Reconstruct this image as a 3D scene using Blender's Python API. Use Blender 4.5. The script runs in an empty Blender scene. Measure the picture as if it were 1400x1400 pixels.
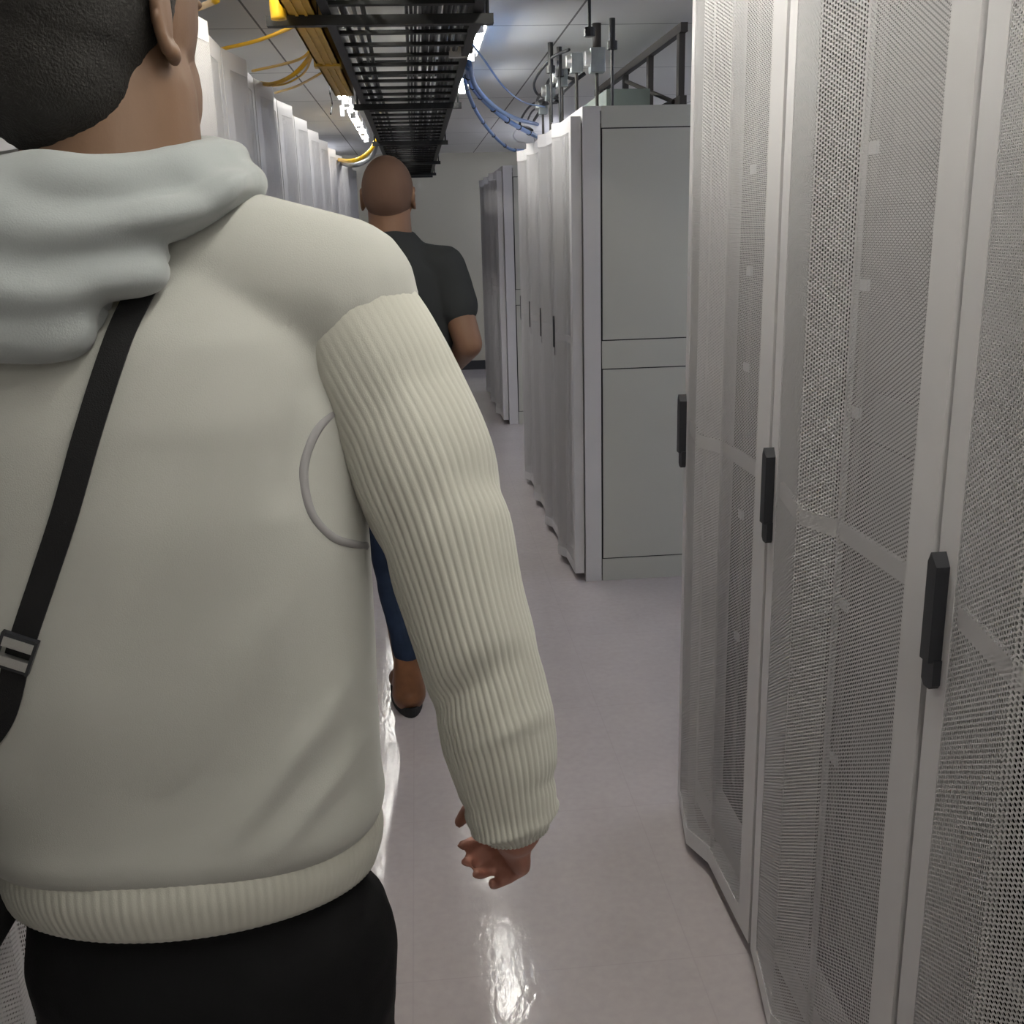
import bpy, bmesh, math, random
from mathutils import Vector, Matrix, noise
from mathutils.bvhtree import BVHTree
random.seed(7)
PI = math.pi
C = bpy.context.scene.collection
sc = bpy.context.scene

# ------------------------------------------------------------------ camera, world, exposure
EYE = 1.52
cam_d = bpy.data.cameras.new('camera'); cam = bpy.data.objects.new('camera', cam_d); C.objects.link(cam)
FPX = 1386.6
cam_d.sensor_fit = 'HORIZONTAL'; cam_d.sensor_width = 36.0; cam_d.lens = 36.0 * FPX / 1400.0
cam_d.clip_start = 0.02; cam_d.clip_end = 60
ROT = Matrix(((0.99544671, 0.05079, -0.0806612), (-0.09134328, 0.2664179, -0.95951962), (-0.02724442, 0.96251851, 0.26984414)))
M4 = ROT.to_4x4(); M4.translation = Vector((0, 0, EYE)); cam.matrix_world = M4
sc.camera = cam
w = bpy.data.worlds.new('world'); sc.world = w; w.use_nodes = True
w.node_tree.nodes['Background'].inputs[0].default_value = (0.8, 0.85, 0.9, 1); w.node_tree.nodes['Background'].inputs[1].default_value = 0.02
sc.view_settings.view_transform = 'Standard'; sc.view_settings.look = 'None'
sc.view_settings.exposure = 0.18; sc.view_settings.gamma = 1.0; sc.view_settings.use_curve_mapping = False
TUBE_E = 36.0        # strength of the fluorescent tubes

def ray(x, y):
    return (ROT @ Vector((x - 700, 700 - y, -FPX))).normalized()
def at_y(x, y, Y):
    v = ray(x, y); return v * (Y / v.y) + Vector((0, 0, EYE))
def at_x(x, y, X):
    v = ray(x, y); return v * (X / v.x) + Vector((0, 0, EYE))
def lim(p, zmax):
    e = Vector((0, 0, EYE))
    return p if p.z <= zmax else e + (p - e) * ((zmax - EYE) / (p.z - EYE))
def at_z(x, y, Z):
    v = ray(x, y); return v * ((Z - EYE) / v.z) + Vector((0, 0, EYE))

# ------------------------------------------------------------------ materials
def lin(c):
    return tuple(((v / 255) / 12.92 if v / 255 <= 0.04045 else ((v / 255 + 0.055) / 1.055) ** 2.4) for v in c) + (1.0,)
def mat(name, rgb, rough=0.5, metal=0.0, var=0.0, vscale=8.0, bump=0.0, bscale=200.0, spec=0.5, coat=0.0, sheen=0.0):
    m = bpy.data.materials.new(name); m.use_nodes = True
    nt = m.node_tree; b = nt.nodes['Principled BSDF']
    b.inputs['Base Color'].default_value = lin(rgb); b.inputs['Roughness'].default_value = rough
    b.inputs['Metallic'].default_value = metal; b.inputs['Specular IOR Level'].default_value = spec
    if sheen: b.inputs['Sheen Weight'].default_value = sheen
    tc = nt.nodes.new('ShaderNodeTexCoord')
    if var > 0:
        n = nt.nodes.new('ShaderNodeTexNoise'); n.inputs['Scale'].default_value = vscale; n.inputs['Detail'].default_value = 4
        nt.links.new(tc.outputs['Object'], n.inputs['Vector'])
        r = nt.nodes.new('ShaderNodeMapRange'); r.inputs['From Min'].default_value = 0.3; r.inputs['From Max'].default_value = 0.7
        r.inputs['To Min'].default_value = 1 - var; r.inputs['To Max'].default_value = 1 + var
        nt.links.new(n.outputs['Fac'], r.inputs['Value'])
        mx = nt.nodes.new('ShaderNodeVectorMath'); mx.operation = 'SCALE'
        mx.inputs[0].default_value = lin(rgb)[:3]; nt.links.new(r.outputs[0], mx.inputs['Scale'])
        nt.links.new(mx.outputs[0], b.inputs['Base Color'])
    if bump > 0:
        n2 = nt.nodes.new('ShaderNodeTexNoise'); n2.inputs['Scale'].default_value = bscale; n2.inputs['Detail'].default_value = 3
        nt.links.new(tc.outputs['Object'], n2.inputs['Vector'])
        bp = nt.nodes.new('ShaderNodeBump'); bp.inputs['Strength'].default_value = bump; bp.inputs['Distance'].default_value = 0.002
        nt.links.new(n2.outputs['Fac'], bp.inputs['Height']); nt.links.new(bp.outputs[0], b.inputs['Normal'])
    return m
def emis(name, rgb, s):
    m = bpy.data.materials.new(name); m.use_nodes = True; b = m.node_tree.nodes['Principled BSDF']
    b.inputs['Base Color'].default_value = (0.8, 0.8, 0.8, 1)
    b.inputs['Emission Color'].default_value = lin(rgb); b.inputs['Emission Strength'].default_value = s
    return m

WHITE = mat('white_powder_coat', (203, 201, 203), 0.42, var=0.02, vscale=3, bump=0.05, bscale=600)
WHITE_IN = mat('white_inner_steel', (165, 165, 166), 0.5)
SIDE = mat('grey_white_side_panel', (186, 186, 179), 0.5, var=0.02, vscale=2)
DARK_IN = mat('dark_rack_interior', (34, 35, 38), 0.6)
SEAM = mat('panel_seam', (44, 44, 46), 0.7)
BLACK = mat('black_plastic', (38, 39, 44), 0.45)
TRAYM = mat('dark_tray_steel', (34, 35, 36), 0.5, metal=0.3)
CABLE = mat('black_cable', (26, 27, 30), 0.45)
GREYC = mat('grey_cable', (120, 122, 124), 0.35)
WHITEC = mat('white_cable', (205, 205, 205), 0.4)
YEL = mat('yellow_cable', (235, 185, 40), 0.4)
YELD = mat('yellow_duct_plastic', (205, 165, 62), 0.45, var=0.08, vscale=30)
BLUE = mat('blue_cable', (84, 122, 180), 0.4)
GALV = mat('galvanized_steel', (150, 156, 158), 0.38, metal=0.55, var=0.12, vscale=25)
BROWN_ST = mat('brown_ladder_steel', (62, 58, 56), 0.55, metal=0.2)
CHROME = mat('brushed_buckle_metal', (200, 200, 198), 0.3, metal=0.9, bump=0.5, bscale=900)
SKIN = mat('skin', (118, 90, 70), 0.55, var=0.06, vscale=14, bump=0.08, bscale=300)
SKIN2 = mat('skin_shaved', (128, 95, 74), 0.5, var=0.06, vscale=14)
HAND = mat('hand_skin', (172, 120, 104), 0.5, var=0.08, vscale=40)
HAIR = mat('black_hair', (30, 27, 25), 0.7, var=0.25, vscale=220, bump=0.8, bscale=500)
KNIT = mat('off_white_knit', (178, 178, 173), 0.9, var=0.015, vscale=6, bump=0.18, bscale=900, spec=0.2, sheen=0.3)
KNIT_RIB = mat('off_white_rib_knit', (190, 189, 180), 0.9, var=0.015, vscale=6, bump=0.15, bscale=900, spec=0.2, sheen=0.3)
HOODM = mat('cool_grey_hood_fleece', (160, 165, 166), 0.9, var=0.02, vscale=6, bump=0.15, bscale=700, spec=0.2, sheen=0.3)
SEAMK = mat('grey_seam_thread', (150, 148, 150), 0.9)
BLKF = mat('black_trouser_cloth', (17, 17, 19), 0.85, bump=0.2, bscale=400, spec=0.2)
STRAP = mat('black_webbing', (24, 24, 26), 0.7, bump=0.4, bscale=900, spec=0.3)
TEE = mat('charcoal_tshirt_cloth', (52, 54, 56), 0.9, var=0.05, vscale=10, bump=0.15, bscale=500, spec=0.2)
JEAN = mat('dark_blue_denim', (36, 48, 70), 0.85, var=0.2, vscale=18, bump=0.2, bscale=500, spec=0.2)
BOOT = mat('brown_leather', (116, 76, 48), 0.4, var=0.2, vscale=20)
RUBBER = mat('black_rubber', (24, 25, 28), 0.6)
WALLM = mat('beige_wall_paint', (186, 182, 168), 0.8, var=0.02, vscale=2)
WALLR = mat('cool_wall_paint', (172, 176, 182), 0.8, var=0.02, vscale=2)
BASEB = mat('dark_baseboard', (42, 44, 50), 0.5)
TUBE = emis('tube_light', (255, 252, 240), TUBE_E)
TUBE_B = emis('bright_tube_light', (255, 253, 246), TUBE_E * 1.05)
TUBE_C = emis('added_cool_tube_light', (235, 240, 255), TUBE_E * 0.8)  # only for the hidden lamps added as extra light
TUBE_D = emis('brightest_tube_light', (255, 253, 244), TUBE_E * 2.3)
LAMPB = mat('white_lamp_body', (220, 220, 220), 0.5)
PALE = mat('pale_tag', (215, 216, 220), 0.5)

def ceiling_mat():
    m = bpy.data.materials.new('ceiling_tiles'); m.use_nodes = True
    nt = m.node_tree; b = nt.nodes['Principled BSDF']; b.inputs['Roughness'].default_value = 0.9
    tc = nt.nodes.new('ShaderNodeTexCoord'); sp = nt.nodes.new('ShaderNodeSeparateXYZ'); nt.links.new(tc.outputs['Object'], sp.inputs[0])
    def M(op, a, bb=None):
        n = nt.nodes.new('ShaderNodeMath'); n.operation = op
        for i, v in enumerate((a, bb)):
            if v is None: continue
            if isinstance(v, (int, float)): n.inputs[i].default_value = v
            else: nt.links.new(v, n.inputs[i])
        return n.outputs[0]
    fx = M('ABSOLUTE', M('SUBTRACT', M('FRACT', M('DIVIDE', M('SUBTRACT', sp.outputs[0], 0.655), 1.22)), 0.5))
    fy = M('ABSOLUTE', M('SUBTRACT', M('FRACT', M('DIVIDE', M('SUBTRACT', sp.outputs[1], 4.42), 1.165)), 0.5))
    seam = M('MAXIMUM', M('GREATER_THAN', fx, 0.4965), M('GREATER_THAN', fy, 0.4962))
    n = nt.nodes.new('ShaderNodeTexNoise'); n.inputs['Scale'].default_value = 60; nt.links.new(tc.outputs['Object'], n.inputs['Vector'])
    mix = nt.nodes.new('ShaderNodeMixRGB'); mix.inputs[1].default_value = lin((226, 225, 221)); mix.inputs[2].default_value = lin((120, 118, 115))
    nt.links.new(seam, mix.inputs[0]); nt.links.new(mix.outputs[0], b.inputs['Base Color'])
    bp = nt.nodes.new('ShaderNodeBump'); bp.inputs['Strength'].default_value = 0.15; nt.links.new(n.outputs['Fac'], bp.inputs['Height']); nt.links.new(bp.outputs[0], b.inputs['Normal'])
    return m
def floor_mat():
    m = bpy.data.materials.new('vinyl_floor_tiles'); m.use_nodes = True
    nt = m.node_tree; b = nt.nodes['Principled BSDF']; b.inputs['Roughness'].default_value = 0.105
    tc = nt.nodes.new('ShaderNodeTexCoord'); sp = nt.nodes.new('ShaderNodeSeparateXYZ'); nt.links.new(tc.outputs['Object'], sp.inputs[0])
    def M(op, a, bb=None):
        n = nt.nodes.new('ShaderNodeMath'); n.operation = op
        for i, v in enumerate((a, bb)):
            if v is None: continue
            if isinstance(v, (int, float)): n.inputs[i].default_value = v
            else: nt.links.new(v, n.inputs[i])
        return n.outputs[0]
    fx = M('ABSOLUTE', M('SUBTRACT', M('FRACT', M('DIVIDE', M('SUBTRACT', sp.outputs[0], -0.085), 0.6)), 0.5))
    fy = M('ABSOLUTE', M('SUBTRACT', M('FRACT', M('DIVIDE', M('SUBTRACT', sp.outputs[1], 2.4), 0.6)), 0.5))
    seam = M('MAXIMUM', M('GREATER_THAN', fx, 0.4975), M('GREATER_THAN', fy, 0.4975))
    n = nt.nodes.new('ShaderNodeTexNoise'); n.inputs['Scale'].default_value = 45; n.inputs['Detail'].default_value = 6; nt.links.new(tc.outputs['Object'], n.inputs['Vector'])
    n3 = nt.nodes.new('ShaderNodeTexNoise'); n3.inputs['Scale'].default_value = 3.5; nt.links.new(tc.outputs['Object'], n3.inputs['Vector'])
    cr = nt.nodes.new('ShaderNodeMixRGB'); cr.inputs[1].default_value = lin((160, 153, 155)); cr.inputs[2].default_value = lin((190, 182, 184))
    f = M('MULTIPLY', M('ADD', n.outputs['Fac'], n3.outputs['Fac']), 0.5)
    nt.links.new(f, cr.inputs[0])
    mix = nt.nodes.new('ShaderNodeMixRGB'); mix.inputs[2].default_value = lin((160, 153, 155))
    nt.links.new(cr.outputs[0], mix.inputs[1]); nt.links.new(M('MULTIPLY', seam, 0.35), mix.inputs[0]); nt.links.new(mix.outputs[0], b.inputs['Base Color'])
    mp = nt.nodes.new('ShaderNodeMapping'); mp.inputs['Scale'].default_value = (1.0, 0.5, 1); nt.links.new(tc.outputs['Object'], mp.inputs['Vector'])
    n2 = nt.nodes.new('ShaderNodeTexNoise'); n2.inputs['Scale'].default_value = 70; n2.inputs['Detail'].default_value = 3; nt.links.new(mp.outputs[0], n2.inputs['Vector'])
    bp = nt.nodes.new('ShaderNodeBump'); bp.inputs['Strength'].default_value = 0.09; bp.inputs['Distance'].default_value = 0.004
    nt.links.new(n2.outputs['Fac'], bp.inputs['Height']); nt.links.new(bp.outputs[0], b.inputs['Normal'])
    return m
def perf_mat(name='perforated_white_steel', hr=0.39):
    # hexagonally perforated white steel sheet: the holes are see-through
    m = bpy.data.materials.new(name); m.use_nodes = True
    nt = m.node_tree; b = nt.nodes['Principled BSDF']; out = nt.nodes['Material Output']
    b.inputs['Base Color'].default_value = lin((205, 203, 205)); b.inputs['Roughness'].default_value = 0.45
    uv = nt.nodes.new('ShaderNodeUVMap'); sp = nt.nodes.new('ShaderNodeSeparateXYZ'); nt.links.new(uv.outputs[0], sp.inputs[0])
    def M(op, a, bb=None):
        n = nt.nodes.new('ShaderNodeMath'); n.operation = op
        for i, v in enumerate((a, bb)):
            if v is None: continue
            if isinstance(v, (int, float)): n.inputs[i].default_value = v
            else: nt.links.new(v, n.inputs[i])
        return n.outputs[0]
    P = 0.0066
    a = M('DIVIDE', sp.outputs[0], P * 1.732); c = M('DIVIDE', sp.outputs[1], P)
    def d2(off):
        x = M('MULTIPLY', M('SUBTRACT', M('FRACT', M('ADD', a, off)), 0.5), 1.732)
        y = M('SUBTRACT', M('FRACT', M('ADD', c, off)), 0.5)
        return M('ADD', M('MULTIPLY', x, x), M('MULTIPLY', y, y))
    hole = M('LESS_THAN', M('MINIMUM', d2(0.0), d2(0.5)), hr ** 2)
    tr = nt.nodes.new('ShaderNodeBsdfTransparent'); mx = nt.nodes.new('ShaderNodeMixShader')
    nt.links.new(hole, mx.inputs[0]); nt.links.new(b.outputs[0], mx.inputs[1]); nt.links.new(tr.outputs[0], mx.inputs[2]); nt.links.new(mx.outputs[0], out.inputs[0])
    return m
PERF = perf_mat(); PERF_L = perf_mat('perforated_white_steel_small_holes', 0.33); CEIL = ceiling_mat(); FLOOR = floor_mat()

# ------------------------------------------------------------------ mesh helpers
def tag(o, label=None, cat=None, group=None, kind=None):
    if label: o['label'] = label
    if cat: o['category'] = cat
    if group: o['group'] = group
    if kind: o['kind'] = kind
    return o
def empty(name, loc=(0, 0, 0), rz=0.0):
    o = bpy.data.objects.new(name, None); C.objects.link(o); o.location = loc; o.rotation_euler = (0, 0, rz); o.empty_display_size = 0.1
    return o
def link_mesh(name, me, m, parent=None):
    o = bpy.data.objects.new(name, me); C.objects.link(o)
    if m: me.materials.append(m)
    if parent: o.parent = parent
    return o
def finish(name, bm, m, parent=None, smooth=False, bevel=0.0):
    if bevel: bmesh.ops.bevel(bm, geom=bm.edges[:], offset=bevel, segments=2, affect='EDGES', profile=0.6)
    me = bpy.data.meshes.new(name); bm.to_mesh(me); bm.free()
    if smooth:
        for p in me.polygons: p.use_smooth = True
    return link_mesh(name, me, m, parent)
def box(bm, x0, x1, y0, y1, z0, z1):
    v = [bm.verts.new((x, y, z)) for z in (z0, z1) for x, y in ((x0, y0), (x1, y0), (x1, y1), (x0, y1))]
    for f in ((3, 2, 1, 0), (4, 5, 6, 7), (0, 1, 5, 4), (1, 2, 6, 5), (2, 3, 7, 6), (3, 0, 4, 7)):
        bm.faces.new([v[i] for i in f])
def boxes(name, lst, m, parent=None, bevel=0.0):
    bm = bmesh.new()
    for b in lst: box(bm, *b)
    return finish(name, bm, m, parent, bevel=bevel)
def prism(bm, pts, z0, z1):
    lo = [bm.verts.new((x, y, z0)) for x, y in pts]; hi = [bm.verts.new((x, y, z1)) for x, y in pts]
    n = len(pts)
    for i in range(n): bm.faces.new((lo[i], lo[(i + 1) % n], hi[(i + 1) % n], hi[i]))
    bm.faces.new(lo[::-1]); bm.faces.new(hi)
    bmesh.ops.recalc_face_normals(bm, faces=bm.faces[:])
def catmull(pts, n):
    pts = [Vector(p) for p in pts]
    if len(pts) < 3: return [pts[0].lerp(pts[-1], i / n) for i in range(n + 1)]
    P = [2 * pts[0] - pts[1]] + pts + [2 * pts[-1] - pts[-2]]
    out = []
    for i in range(len(pts) - 1):
        a, b, c, d = P[i:i + 4]
        for k in range(n):
            t = k / n
            out.append(0.5 * ((2 * b) + (c - a) * t + (2 * a - 5 * b + 4 * c - d) * t * t + (3 * b - a - 3 * c + d) * t ** 3))
    out.append(pts[-1]); return out
def tube(bm, pts, r, seg=8, closed_ends=True, rfun=None, flat=1.0):
    n = len(pts); rings = []
    ref = None
    for i, p in enumerate(pts):
        t = (pts[min(i + 1, n - 1)] - pts[max(i - 1, 0)])
        t = t.normalized() if t.length > 1e-9 else Vector((0, 0, 1))
        if ref is None: ref = Vector((0, 0, 1)) if abs(t.z) < 0.9 else Vector((1, 0, 0))
        u = (ref - t * ref.dot(t)).normalized(); v = t.cross(u); ref = u
        rr = r if rfun is None else rfun(i / (n - 1))
        rings.append([bm.verts.new(p + (u * math.cos(a) * flat + v * math.sin(a)) * rr) for a in (2 * PI * k / seg for k in range(seg))])
    for a, b in zip(rings, rings[1:]):
        for k in range(seg): bm.faces.new((a[k], a[(k + 1) % seg], b[(k + 1) % seg], b[k]))
    if closed_ends: bm.faces.new(rings[0][::-1]); bm.faces.new(rings[-1])
def cable(name, pts, r, m, parent=None, seg=6, n=8):
    bm = bmesh.new(); tube(bm, catmull(pts, n), r, seg); return finish(name, bm, m, parent, smooth=True)
def ell(bm, c, r, rot=None, seg=24):
    mtx = Matrix.Translation(Vector(c)) @ (rot.to_4x4() if rot else Matrix()) @ Matrix.Diagonal((r[0], r[1], r[2], 1))
    bmesh.ops.create_uvsphere(bm, u_segments=seg, v_segments=seg // 2, radius=1.0, matrix=mtx)
def cap(bm, p0, p1, r0, r1, seg=18, n=5):
    p0 = Vector(p0); p1 = Vector(p1)
    tube(bm, [p0.lerp(p1, i / n) for i in range(n + 1)], 0, seg, rfun=lambda t: r0 + (r1 - r0) * t)
    ell(bm, p0, (r0,) * 3, seg=16); ell(bm, p1, (r1,) * 3, seg=16)
def chain(bm, pts, rs, seg=18):
    for i in range(len(pts) - 1): cap(bm, pts[i], pts[i + 1], rs[i], rs[i + 1], seg)
def loft(bm, rings, seg=48, power=2.0):
    """rings: (cx, cy, z, rx, ry) closed superellipse rings"""
    R = []
    for cx, cy, z, rx, ry in rings:
        row = []
        for k in range(seg):
            a = 2 * PI * k / seg; c = math.cos(a); s = math.sin(a)
            row.append(bm.verts.new((cx + rx * math.copysign(abs(c) ** (2 / power), c), cy + ry * math.copysign(abs(s) ** (2 / power), s), z)))
        R.append(row)
    for a, b in zip(R, R[1:]):
        for k in range(seg): bm.faces.new((a[k], a[(k + 1) % seg], b[(k + 1) % seg], b[k]))
    bm.faces.new(R[0][::-1]); bm.faces.new(R[-1])
def fuse(name, bm, m, parent=None, voxel=0.006, smooth=4, disp=None):
    """melt overlapping closed shapes into one continuous skin"""
    bmesh.ops.recalc_face_normals(bm, faces=bm.faces[:])
    me = bpy.data.meshes.new(name + '_raw'); bm.to_mesh(me); bm.free()
    o = bpy.data.objects.new(name + '_raw', me); C.objects.link(o)
    md = o.modifiers.new('r', 'REMESH'); md.mode = 'VOXEL'; md.voxel_size = voxel
    dg = bpy.context.evaluated_depsgraph_get(); dg.update()
    me2 = bpy.data.meshes.new_from_object(o.evaluated_get(dg))
    bpy.data.objects.remove(o); bpy.data.meshes.remove(me)
    b = bmesh.new(); b.from_mesh(me2)
    for _ in range(smooth): bmesh.ops.smooth_vert(b, verts=b.verts[:], factor=0.5, use_axis_x=True, use_axis_y=True, use_axis_z=True)
    if disp:
        b.normal_update()
        mv = [(v, disp(v.co, v.normal)) for v in b.verts]
        for v, dv in mv:
            if dv is not None: v.co += dv
    b.to_mesh(me2); b.free(); me2.name = name
    for p in me2.polygons: p.use_smooth = True
    me2.materials.clear()
    return link_mesh(name, me2, m, parent)

# ------------------------------------------------------------------ the room
X0, X1, Y0, Y1, ZC = -3.2, 2.9, -2.6, 11.4, 2.3
def struct(name, b, m): return tag(boxes(name, [b], m), kind='structure')
struct('floor', (X0, X1, Y0, Y1, -0.05, 0.0), FLOOR)
struct('ceiling', (X0, X1, Y0, Y1, ZC, ZC + 0.05), CEIL)
struct('wall_far', (X0, X1, Y1, Y1 + 0.1, -0.05, ZC + .05), WALLM)
struct('wall_near', (X0, X1, Y0 - 0.1, Y0, -0.05, ZC + .05), WALLM)
struct('wall_left', (X0 - 0.1, X0, Y0 - .1, Y1 + .1, -0.05, ZC + .05), WALLM)
struct('wall_right', (X1, X1 + 0.1, Y0 - .1, Y1 + .1, -0.05, ZC + .05), WALLR)
struct('baseboard_far', (X0, X1, Y1 - 0.015, Y1, 0.0, 0.1), BASEB)

# ------------------------------------------------------------------ server racks
# rack-local frame: +o towards the aisle, t from the handle side (0) to W; built for the right rows, rotated by 180 for the left
def rack_parts(W, H, side_panels=True, profile=None, depth=1.05, interior=True, bars=(1.05,), tags=False, gap=0.004, sheet=None, inner=None):
    """aisle direction is -x here; t runs from far (+y) to near (-y): y = -t"""
    k = W / 0.62
    F = 0.045  # frame plane behind the door (door base plane at x = 0)
    prof = profile or [(0.0, 0.0), (0.065, 0.01), (0.235, 0.038), (0.32, 0.006), (0.545, 0.002), (0.612, 0.0)]
    prof = [(t * k, o) for t, o in prof]
    r = empty('server_rack')
    zb, zt = 0.035, H - 0.035
    # body: frame posts, roof, plinth
    bm = bmesh.new()
    for t in (0.0, W - 0.03):
        box(bm, F, F + 0.07, -t - 0.03, -t, 0.0, H - 0.0)
        box(bm, depth - 0.07, depth, -t - 0.03, -t, 0.0, H)
    box(bm, F, F + 0.05, -W + 0.03, -0.03, 0.02, 0.09); box(bm, F, F + 0.05, -W + 0.03, -0.03, H - 0.06, H)
    box(bm, depth - 0.05, depth, -W + 0.03, -0.03, 0.02, 0.09)
    finish('rack_frame', bm, WHITE, r)
    boxes('roof_panel', [(F + 0.05, depth, -W + 0.001, -0.001, H - 0.018, H - 0.002)], WHITE, r)
    boxes('base_panel', [(F + 0.05, depth, -W + 0.01, -0.01, 0.025, 0.045)], DARK_IN, r)
    boxes('back_panel', [(depth - 0.04, depth - 0.02, -W + 0.03, -0.03, 0.05, H - 0.03)], DARK_IN, r)
    # side panels in two halves with seams (near side and far side)
    for s, y in ((0, -W), (1, 0)):
        ya, yb = (y + 0.004, y + 0.018) if s == 0 else (y - 0.018, y - 0.004)
        yo = (y, y + 0.004) if s == 0 else (y - 0.004, y)
        boxes('side_panel', [(F + 0.075, depth - 0.07, ya, yb, 0.045, H - 0.02)], SEAM, r)
        if side_panels:
            bm = bmesh.new()
            for z0, z1 in ((0.105, 0.935), (1.06, 1.885 if H < 2.05 else 1.98)):
                box(bm, F + 0.078, depth - 0.075, yo[0], yo[1] + (0.001 if s == 0 else 0), z0, z1)
            for z0, z1 in ((0.0, 0.1), (0.94, 1.055), (1.89 if H < 2.05 else 1.985, H)):
                box(bm, F + 0.074, depth - 0.07, yo[0], yo[1] + (0.001 if s == 0 else 0), z0, z1)
            finish('side_cover', bm, SIDE, r)
    if interior:
        for t in (0.055, W - 0.085):
            rl = boxes('mounting_rail', [(0.13, 0.16, -t - 0.03, -t, 0.09, H - 0.06)], BLACK, r)
            if tags:
                for z in (1.62, 1.4, 1.18, 0.82, 0.5): boxes('rail_tag', [(0.124, 0.1295, -t - 0.03, -t, z, z + 0.02)], PALE, rl)
        bm = bmesh.new()
        zz = 0.12
        rnd = random.Random(3)
        while zz < H - 0.2:
            h = rnd.choice((0.044, 0.089, 0.089, 0.178)); 
            if rnd.random() < 0.72: box(bm, 0.15, 0.72, -W + 0.09, -0.09, zz, min(zz + h - 0.004, H - .08))
            zz += h
        finish('equipment_stack', bm, inner or DARK_IN, r)
    # door
    TH = 0.016
    d = None
    bm = bmesh.new()
    strip_f, strip_n = 0.065 * k, 0.545 * k
    def offs(t):
        for (t0, o0), (t1, o1) in zip(prof, prof[1:]):
            if t <= t1: return o0 + (o1 - o0) * (t - t0) / (t1 - t0)
        return prof[-1][1]
    def band(ts, z0, z1, th=TH):
        pts = [(-offs(t), -t) for t in ts] + [(-offs(t) + th, -t) for t in reversed(ts)]
        prism(bm, pts, z0, z1)
    ts_all = [t for t, o in prof]
    band([gap, strip_f], zb, zt, 0.04)
    band([strip_n, ts_all[-1] - gap], zb, zt, 0.04)
    band([strip_f] + [t for t in ts_all if strip_f < t < strip_n] + [strip_n], zb, zb + 0.045, 0.03)
    band([strip_f] + [t for t in ts_all if strip_f < t < strip_n] + [strip_n], zt - 0.055, zt, 0.03)
    d = finish('door', bm, WHITE, r)
    # perforated sheet
    ts = [strip_f] + [t for t in ts_all if strip_f < t < strip_n] + [strip_n]
    z0, z1 = zb + 0.045, zt - 0.055
    me = bpy.data.meshes.new('perforated_sheet'); vs = []; fs = []; uvs = []
    L = [0.0]
    for a, b in zip(ts, ts[1:]): L.append(L[-1] + math.hypot(b - a, offs(b) - offs(a)))
    for dx in (0.001, 0.0028):
        base = len(vs)
        for t in ts: vs += [(-offs(t) + dx, -t, z0), (-offs(t) + dx, -t, z1)]
        for i in range(len(ts) - 1):
            a = base + 2 * i; fs.append((a, a + 2, a + 3, a + 1)); uvs.append(((L[i], z0), (L[i + 1], z0), (L[i + 1], z1), (L[i], z1)))
    me.from_pydata(vs, [], fs); ul = me.uv_layers.new(name='UVMap')
    for p, q in zip(me.polygons, uvs):
        for li, c in zip(p.loop_indices, q): ul.data[li].uv = c
    link_mesh('perforated_sheet', me, sheet or PERF, d)
    # bars behind the sheet
    bm = bmesh.new()
    for z in bars:
        tsb = ts
        pts = [(-offs(t) + 0.006, -t) for t in tsb] + [(-offs(t) + 0.014, -t) for t in reversed(tsb)]
        prism(bm, pts, z - 0.014, z + 0.014)
    finish('cross_bar', bm, WHITE, d)
    tr = 0.32 * k
    boxes('fold_stiffener', [(-offs(tr) + 0.004, -offs(tr) + 0.012, -tr - 0.004, -tr + 0.004, z0, z1)], WHITE, d)
    # swing handle: slim black body with a slanted top and a lock foot
    bm = bmesh.new(); hx = -0.012
    def poly_yz(pts, x0, x1):
        a = [bm.verts.new((x0, y, z)) for y, z in pts]; b = [bm.verts.new((x1, y, z)) for y, z in pts]; n = len(pts)
        for i in range(n): bm.faces.new((a[i], a[(i + 1) % n], b[(i + 1) % n], b[i]))
        bm.faces.new(a[::-1]); bm.faces.new(b)
    poly_yz([(-0.022, 0.985), (-0.022, 1.112), (-0.028, 1.125), (-0.044, 1.11), (-0.044, 0.985)], hx - 0.012, hx + 0.008)
    poly_yz([(-0.019, 0.955), (-0.019, 0.988), (-0.047, 0.988), (-0.047, 0.955), (-0.040, 0.948), (-0.026, 0.948)], hx - 0.006, hx + 0.010)
    bmesh.ops.recalc_face_normals(bm, faces=bm.faces[:])
    finish('handle', bm, BLACK, d)
    # feet
    for t in (0.05, W - 0.05):
        for x in (F + 0.05, depth - 0.06):
            bm = bmesh.new(); bmesh.ops.create_cone(bm, cap_ends=True, segments=12, radius1=0.022, radius2=0.016, depth=0.026, matrix=Matrix.Translation((x, -t, 0.013)))
            finish('levelling_foot', bm, BLACK, r)
    return r
def copy_tree(o, parent=None):
    c = o.copy(); C.objects.link(c); c.parent = parent
    for ch in list(o.children): copy_tree(ch, c)
    return c
XR = 0.63
HR = 1.97
near0 = rack_parts(0.62, 2.13, bars=(1.055,), tags=True)
near_lab = ['tall white mesh-door rack ending the near right row, beside the cross aisle',
            'tall white mesh-door rack, second from the outer end of the near right row',
            'tall white mesh-door rack at the right frame edge, its black handle lowest and largest']
for i in range(5):
    r = near0 if i == 0 else copy_tree(near0)
    r.location = (XR, 2.395 - 0.62 * i, 0)
    tag(r, near_lab[i] if i < 3 else 'white mesh-door rack of the near right row nearest the viewer', 'server rack', 'near right row of server racks')
far0 = rack_parts(0.505, HR, depth=1.05, gap=0.009)
far_lab = ['white rack with its broad plain side panel facing the cross aisle',
           'white rack in the middle right row, directly behind the one showing its plain side panel',
           'white rack in the middle right row, third from the plain side panel',
           'white rack at the far end of the middle right row, under the drooping blue cables']
for i in range(4):
    r = far0 if i == 0 else copy_tree(far0)
    r.location = (XR, 4.205 + 0.505 * (i + 1), 0)
    tag(r, far_lab[i], 'server rack', 'middle right row of server racks')
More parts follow.
